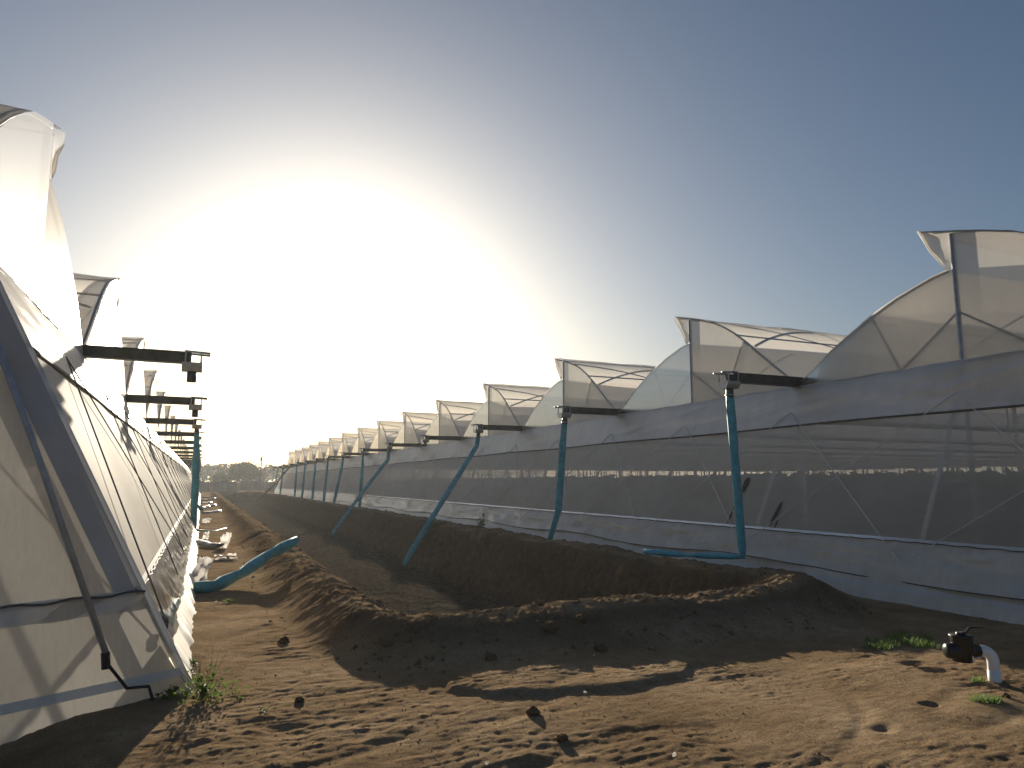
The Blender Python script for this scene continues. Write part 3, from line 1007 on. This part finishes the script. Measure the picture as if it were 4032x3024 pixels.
sheet_thing('silver_sheet', 'crumpled silver film standing up behind the propped blue hose', 'sheet', (.02, 15.9, z0(.02, 15.9, -.01)), (.30, -.35, .02), (.16, .75, .42), 'silver', .13, 3)
sheet_thing('silver_sheet', 'bent white film at the end of the flat silvery hose', 'sheet', (.74, 23.7, z0(.74, 23.7, -.01)), (.24, -.05, .05), (.05, .25, .42), 'silver', .14, 5)
sheet_thing('plastic_rag', 'crumpled white rag lying on the path', 'rag', (.66, 20.0, z0(.66, 20.0, .0)), (.62, .1, .0), (.02, .35, .12), 'rag', .10, 7, 16, 12)
sheet_thing('silver_sheet', 'small bright film scrap at the foot of the hanging blue hose', 'sheet', (.22, 27.8, z0(.22, 27.8, -.01)), (.22, -.1, .05), (.05, .2, .25), 'silver', .12, 9)
sheet_thing('silver_sheet', 'bright film scrap farther along the path by the wall', 'sheet', (.30, 38.5, z0(.30, 38.5, -.01)), (.35, -.1, .02), (.05, .3, .25), 'silver', .12, 12)

# ------------------------------------------------------------------ boundary fence, poles, wires, trees
FY = 157.0
fence = empty('concrete_fence', (8, FY, 0), 'grey precast concrete panel fence across the far end of the passage', 'fence')
pm = MB().box((-.09, -.09, -.1), (.09, .09, 2.12)).data('post', M['concrete'])
sm = MB().box((-1.18, -.035, 0), (1.18, .035, .37)).data('slab', M['concrete'])
for k in range(-8, 16):
    x = -.95 + 2.62 * k
    tall = k in (3, 4, 5)
    p = obj('post', pm, fence, (x - 8, 0, .12 if tall else 0))
    for j in range(5):
        if k == 15:
            break
        obj('slab', sm, fence, (x + 1.31 - 8, .012 * ((j + k) % 3), .03 + j * .40 + (.18 if k in (3, 4) else 0) + .01 * ((k * 3 + j) % 2)))

up_ = empty('utility_pole', (12.0, 168, 0), 'dark wooden utility pole with a short crosspiece beyond the fence', 'pole')
MB().tube([(0, 0, -.2), (0, 0, 7.6)], [.19, .13], 10).build('shaft', M['wood'], up_, smooth=True)
MB().box((-.30, -.07, 6.7), (.22, .07, 7.05)).build('transformer', M['wood'], up_)
MB().tube([(.12, 0, 6.9), (.20, 0, 7.9), (.10, 0, 8.3)], .05, 6).build('insulator', M['wood'], up_)
MB().box((-.6, -.05, 6.95), (.5, .05, 7.07)).build('crossarm', M['wood'], up_)
p2 = empty('utility_pole', (12.9, 172, 0), 'thin lower pole just right of the utility pole', 'pole')
MB().tube([(0, 0, -.2), (0, 0, 4.7)], [.07, .05], 8).build('shaft', M['wood'], p2, smooth=True)
MB().box((-.12, -.06, 4.5), (.12, .06, 4.7)).build('cap_box', M['wood'], p2)
for k, (za, zb, nm) in enumerate([(8.2, 9.4, 'topmost'), (7.3, 8.6, 'second'), (5.9, 6.9, 'third'), (5.1, 6.3, 'lowest')]):
    pts = [(-55 + 130 * t, 190, za + (zb - za) * t * 1.8 - .6 * math.sin(math.pi * t)) for t in np.linspace(0, 1, 18)]
    L_ = Vector(pts[0])
    o = obj('power_line', MB().tube([Vector(p) - L_ for p in pts], .022, 4).data('power_line', M['wire']), None, L_)
    tag(o, '%s of the four thin power lines in front of the far trees' % nm, 'power line', 'power lines beyond the fence')


def tree(name, label, loc, h, rx, n, leaf, crown0=.25, seed=1):
    rng = np.random.default_rng(seed)
    r = empty(name, loc, label, 'tree', 'trees beyond the fence')
    tk = MB().tube([(0, 0, -.2), (.1, 0, h * .25), (.0, .1, h * .5)], [.28, .22, .14], 8)
    cl = []
    for k in range(34):
        q, e = rng.uniform(0, 6.28), rng.uniform(-.5, 1)
        rr = rng.uniform(.35, 1.0)
        c = Vector((math.cos(q) * rx * rr * math.sqrt(max(.05, 1 - max(0, e) ** 2)), math.sin(q) * rx * rr * .9, h * (crown0 + (1 - crown0) * (.45 + .5 * e * rr))))
        cl.append(c)
        if k < 9:
            tk.tube([(0, .05, h * .35), Vector((0, 0, h * .45)).lerp(c, .5), c], [.09, .06, .02], 5)
    tk.build('trunk', M['bark'], r, smooth=True)
    C = np.array([tuple(c) for c in cl])

    def pos(n):
        i = rng.integers(0, len(C), n)
        return C[i] + rng.normal(0, 1, (n, 3)) * np.array([rx * .17, rx * .17, h * .07])
    v, f = leaf_cloud(n, pos, leaf, rng, .8)
    v[:, 2] = np.maximum(v[:, 2], .3)
    obj('crown', cloud_mesh('crown', v, f, M['tree']), r)


tree('broadleaf_tree', 'big round dark tree standing alone above the fence left of the pole', (12.3, 232, 0), 9.0, 4.6, 9000, .32, .12, 3)
tree('broadleaf_tree', 'lower bushy tree just left of the big round tree', (5.6, 228, 0), 4.8, 2.6, 3500, .26, .1, 4)
tree('broadleaf_tree', 'dark tree close behind the far corner of the left greenhouse', (-6.5, 200, 0), 6.0, 2.6, 3500, .26, .1, 5)
rng = np.random.default_rng(9)


def wpos(n):
    x = rng.uniform(-90, 150, n)
    y = rng.uniform(300, 340, n)
    top = 8.2 + 2.2 * fbm(x * .09, y * .02, 3, 95) + 1.4 * pn(x * .45, y * .05, 96)
    return np.stack([x, y, top * rng.random(n) ** .5], 1)


v, f = leaf_cloud(42000, wpos, .62, rng, .8)
tag(obj('far_wood', cloud_mesh('far_wood', v, f, M['wood_mass'])), 'hazy line of woods along the horizon', 'trees', kind='stuff')

# ------------------------------------------------------------------ valve stub on the right
vx, vy = 7.43, 4.93
vz = gz(vx, vy)
valve = empty('irrigation_valve', (vx, vy, vz), 'black plastic ball valve with a white elbow pipe sticking out of the sand', 'valve')
D1 = Vector((-.92, .40, 0)).normalized()
D2 = Vector((.40, .92, 0))
el = [(0, 0, -.1), (0, 0, .10), (0, 0, .19)]
for q in np.linspace(0, math.pi / 2, 9)[1:]:
    el.append(tuple(D1 * (.11 * (1 - math.cos(q))) + Vector((0, 0, .19 + .10 * math.sin(q)))))
el.append(tuple(D1 * .16 + Vector((0, 0, .29))))
MB().tube(el, .056, 16).build('elbow_pipe', M['pvc'], valve, smooth=True)
MB().tube([(0, 0, -.08), (0, 0, .105)], .0595, 16).build('pipe_socket', M['pvc'], valve, smooth=True)
c = D1 * .30 + Vector((0, 0, .29))
MB().tube([D1 * .145 + Vector((0, 0, .29)), D1 * .18 + Vector((0, 0, .29)), D1 * .20 + Vector((0, 0, .29)), c + D1 * .09, c + D1 * .1, c + D1 * .15, c + D1 * .17, c + D1 * .175], [.075, .078, .086, .086, .078, .075, .06, .02], 18).build('valve_body', M['valve'], valve, smooth=True)
MB().tube([c + Vector((0, 0, -.10)), c + Vector((0, 0, .13)), c + Vector((0, 0, .145))], [.098, .1, .1], 20).build('valve_bonnet', M['valve'], valve, smooth=True)
MB().tube([c + Vector((0, 0, .14)), c + Vector((0, 0, .155))], .115, 18).build('bonnet_flange', M['valve'], valve, smooth=True)
hb = MB().tube([c + Vector((0, 0, .15)), c + Vector((0, 0, .18))], .05, 12)
hb.tube([c + Vector((0, 0, .175)), c - D1 * .05 + Vector((0, 0, .178)), c - D1 * .09 + Vector((0, 0, .225)), c - D1 * .22 + Vector((0, 0, .228))], [.018, .022, .024, .022], 8, flat=.4)
hb.build('valve_handle', M['valve'], valve, smooth=True)


# ------------------------------------------------------------------ clods, weeds, grass, litter
def clod_mesh(seed, r=1.0):
    rng_ = np.random.default_rng(seed)
    nu, nv = 20, 12
    v, f = [], []
    for i in range(nv + 1):
        th = math.pi * i / nv
        for j in range(nu):
            ph = 2 * math.pi * j / nu
            d = np.array([math.sin(th) * math.cos(ph), math.sin(th) * math.sin(ph), math.cos(th)])
            k = 1 + .55 * float(fbm(d[0] * 2.1 + seed, d[1] * 2.1 + d[2] * 2.3, 4, seed, .6))
            v.append(tuple(d * r * k * np.array([1, .9, .72])))
    for i in range(nv):
        for j in range(nu):
            f.append((i * nu + j, (i + 1) * nu + j, (i + 1) * nu + (j + 1) % nu, i * nu + (j + 1) % nu))
    return mesh_data('clod', v, f, M['clod'], True)


CM = [clod_mesh(s) for s in range(1, 7)]
for k, (x, y, s, lab) in enumerate([
        (.93, 7.02, .055, 'dark jagged clod on the flat sand in front of the weed'),
        (2.73, 5.84, .085, 'rounded clod in the middle foreground sand, widest of the nearby ones'),
        (2.69, 5.22, .065, 'smooth flattish clod nearest the bottom edge centre'),
        (4.0, 8.05, .14, 'rounded lump stuck in the shaded face of the end bank'),
        (4.5, 8.15, .11, 'lump right of the rounded one on the shaded end bank'),
        (4.35, 7.45, .10, 'dark blocky clod at the foot of the shaded end bank'),
        (1.05, 9.6, .09, 'dark clod on the path beside the left spoil bank foot'),
        (2.05, 8.3, .08, 'small lump at the left foot of the end bank'),
        (4.3, 9.0, .10, 'lump on the crest of the end bank'),
        (6.75, 9.2, .10, 'pale lump on the crest where the trench wall meets the end bank'),
        (3.0, 7.5, .09, 'low clod at the bank foot just left of the blocky one'),
        (7.0, 4.55, .045, 'little clod beside the small grass tuft')]):
    o = obj('dirt_clod', CM[k % 6], None, (x, y, gz(x, y) + s * .25))
    s *= .75
    o.scale = (s, s, s * .9)
    o.rotation_euler = (0, 0, k * 1.3)
    tag(o, lab, 'clod', 'larger clods')
mb = MB()
NC = 3000
cx = RNG.uniform(-.6, 10, NC)
cyy = np.where(np.arange(NC) % 3 == 0, RNG.uniform(9, 30, NC), RNG.uniform(3.2, 10, NC))
onb = np.arange(NC) % 4 == 0
cyy = np.where(onb, RNG.uniform(7.4, 9.3, NC), cyy)
cx = np.where(onb, RNG.uniform(1.5, 9, NC), cx)
onl = np.arange(NC) % 7 == 0
cx = np.where(onl, RNG.uniform(1.0, 2.3, NC), cx)
cyy = np.where(onl, RNG.uniform(9, 24, NC), cyy)
cs = (.005 + .022 * RNG.random(NC) ** 3) * np.where(onb | onl, 1.7, .6)
onr = np.arange(NC) % 5 == 1       # spill along the trench edge and at the foot of its cut wall
cx = np.where(onr, np.where(RNG.random(NC) < .5, RNG.normal(7.75, .2, NC), RNG.normal(9.0, .35, NC)), cx)
cyy = np.where(onr, RNG.uniform(9.5, 40, NC), cyy)
cs = np.where(onr, .02 + .07 * RNG.random(NC) ** 3, cs)
one = np.arange(NC) % 11 == 2      # bigger lumps on the end bank
cx = np.where(one, RNG.uniform(1.6, 9.5, NC), cx)
cyy = np.where(one, RNG.normal(8.3, .35, NC), cyy)
cs = np.where(one, .02 + .05 * RNG.random(NC) ** 2, cs)
cz = ground_z(cx, cyy)
for k in range(NC):
    s = cs[k]
    q = [Vector((random.uniform(-1, 1), random.uniform(-1, 1), random.uniform(-.6, .8))).normalized() * s for _ in range(6)]
    cen = Vector((cx[k], cyy[k], cz[k] - s * .25))
    oct_ = [cen + Vector((s, 0, 0)) + q[0] * .4, cen + Vector((0, s, 0)) + q[1] * .4, cen + Vector((-s, 0, 0)) + q[2] * .4, cen + Vector((0, -s, 0)) + q[3] * .4, cen + Vector((0, 0, s * .8)) + q[4] * .4, cen - Vector((0, 0, s))]
    mb.add(oct_, [(0, 1, 4), (1, 2, 4), (2, 3, 4), (3, 0, 4), (1, 0, 5), (2, 1, 5), (3, 2, 5), (0, 3, 5)])
tag(mb.build('soil_crumbs', M['clod']), 'loose crumbs of earth scattered over sand and banks', 'soil', kind='stuff')


mb = MB()
NF = 5000
fx, fy = RNG.uniform(-.8, 9.5, NF), RNG.uniform(3.2, 9.0, NF)
keep = fbm(fx * .9, fy * 1.2, 2, 131) > -.05
fx, fy = fx[keep], fy[keep]
fz = ground_z(fx, fy)
for x, y, z in zip(fx, fy, fz):
    s = .003 + .009 * random.random() ** 2
    a = random.uniform(0, 6.28)
    c_, d_ = math.cos(a) * s, math.sin(a) * s
    mb.add([(x + c_, y + d_, z), (x - d_, y + c_, z - .2 * s), (x - c_ * .8, y - d_, z), (x + d_, y - c_ * .9, z - .2 * s), (x + .2 * s, y, z + s * .8)], [(0, 1, 4), (1, 2, 4), (2, 3, 4), (3, 0, 4)])
tag(mb.build('sand_crumbs', M['sandcrumb']), 'tiny crumbs of dry crust scattered over the foreground sand', 'sand', kind='stuff')


def weed(loc, label, h, n_stem, n_leaf, spread, seed, mat='weed', leaf=.02):
    rng_ = np.random.default_rng(seed)
    r = empty('weed_plant', (loc[0], loc[1], gz(loc[0], loc[1])), label, 'plant', 'weeds')
    st_, P = MB(), []
    for k in range(n_stem):
        q = rng_.uniform(0, 6.28)
        hh = h * rng_.uniform(.5, 1.1)
        sp = spread * rng_.uniform(.4, 1.1)
        pts = [Vector((math.cos(q) * sp * t ** 1.2, math.sin(q) * sp * t ** 1.2 * .7, hh * t + .0)) for t in (0, .3, .6, 1)]
        pts = [p + Vector((*rng_.normal(0, .012, 2), 0)) if i else p + Vector((*rng_.normal(0, spread * .2, 2), -.01)) for i, p in enumerate(pts)]
        st_.tube(pts, [.003, .0025, .002, .0012], 4)
        P += [pts[1], pts[2], pts[1].lerp(pts[2], .5)]
    st_.build('stem', M['dry'], r)

    def pos(n):
        low = rng_.random(n) < .7
        a = rng_.normal(0, 1, (n, 3)) * np.array([spread * .55, spread * .4, h * .10]) + np.array([0, 0, h * .2])
        b = np.array([tuple(P[i]) for i in rng_.integers(0, len(P), n)]) + rng_.normal(0, .015, (n, 3))
        return np.where(low[:, None], a, b)
    v, f = leaf_cloud(n_leaf, pos, leaf, rng_, .5)
    v[:, 2] = np.abs(v[:, 2])
    obj('leaves', cloud_mesh('leaves', v, f, M[mat]), r)


weed((.14, 7.44), 'leafy green weed with thin dry stalks at the left house corner', .42, 16, 420, .24, 1, leaf=.022)
weed((-.16, 7.62), 'small dark weed in the shade beside the ground hook', .16, 6, 50, .10, 2, leaf=.03)
weed((.42, 7.35), 'tiny seedling just right of the leafy weed', .06, 3, 14, .05, 3)
weed((.62, 6.85), 'tiny seedling on the sand beyond the leafy weed', .07, 3, 16, .06, 4)
weed((.02, 8.9), 'small sprout at the foot of the left skirt', .12, 6, 40, .07, 5)
weed((9.3, 24.2), 'thin leafy weed growing on the right trench edge', .75, 8, 160, .18, 6, leaf=.035)
weed((.55, 13.2), 'low green tuft on the path in front of the propped hose', .08, 8, 60, .12, 7)
weed((.75, 16.6), 'low green tuft on the path behind the propped hose', .08, 8, 60, .12, 8)


def grass(label, cx, cy_, rx, ry, n, h, seed):
    rng_ = np.random.default_rng(seed)
    q, rr = rng_.uniform(0, 6.28, n), np.sqrt(rng_.random(n))
    x, y = cx + np.cos(q) * rr * rx, cy_ + np.sin(q) * rr * ry
    keep = fbm(x * 3, y * 5, 3, seed) > rr * .9 - .55
    x, y = x[keep], y[keep]
    z = ground_z(x, y)
    n = len(x)
    hh = h * rng_.uniform(.4, 1.2, n)
    a = rng_.uniform(0, 6.28, n)
    w = .004 * rng_.uniform(.7, 1.6, n)
    lx, ly = rng_.normal(0, .6, n) * hh, rng_.normal(0, .6, n) * hh
    ca, sa = np.cos(a) * w, np.sin(a) * w
    v = np.stack([np.stack([x - ca, y - sa, z - .005], 1), np.stack([x + ca, y + sa, z - .005], 1),
                  np.stack([x + lx + ca * .3, y + ly + sa * .3, z + hh], 1), np.stack([x + lx - ca * .3, y + ly - sa * .3, z + hh], 1)], 1).reshape(-1, 3)
    o = obj('grass_patch', cloud_mesh('grass_patch', v, np.arange(4 * n).reshape(n, 4), M['grass']))
    tag(o, label, 'grass', kind='stuff')


grass('green grass patch on the shaded sand behind the valve', 8.15, 6.55, .75, .42, 2600, .07, 21)
grass('small grass tuft on the lit sand in front of the valve', 6.65, 4.50, .30, .12, 700, .05, 22)
grass('tiny grass tuft at the right edge below the valve', 7.15, 4.25, .20, .10, 350, .05, 23)
grass('tiny grass tuft beside the white pipe socket', 7.25, 5.0, .09, .06, 120, .05, 24)
# a few bright scraps of litter
for k, (x, y, lab) in enumerate([(4.15, 7.25, 'small bright scrap at the foot of the shaded end bank'), (3.45, 6.2, 'white scrap on the front edge of the sediment lobe'), (2.0, 5.05, 'white scrap in the bottom foreground left of centre'), (3.3, 4.6, 'white scrap in the bottom foreground right of centre'), (3.9, 8.2, 'tiny white scrap on the shaded bank face')]):
    sheet_thing('litter_scrap', lab, 'litter', (x, y, gz(x, y) + .004), (.035, .01, .004), (.0, .025, .012), 'rag', .012, 20 + k, 4, 4)

# ------------------------------------------------------------------ morning haze
hm, n, l = new_mat('haze_air')
o_ = n.new('ShaderNodeOutputMaterial')
pv = n.new('ShaderNodeVolumePrincipled')
pv.inputs['Color'].default_value = (0.86, 0.90, 0.93, 1)
pv.inputs['Density'].default_value = 0.00032
pv.inputs['Anisotropy'].default_value = 0.45
l.new(pv.outputs[0], o_.inputs['Volume'])
hz = MB().box((-1500, -200, -3), (1500, 2000, 16)).build('haze', hm)
tag(hz, 'thin morning haze hanging over the whole place', 'haze', kind='stuff')
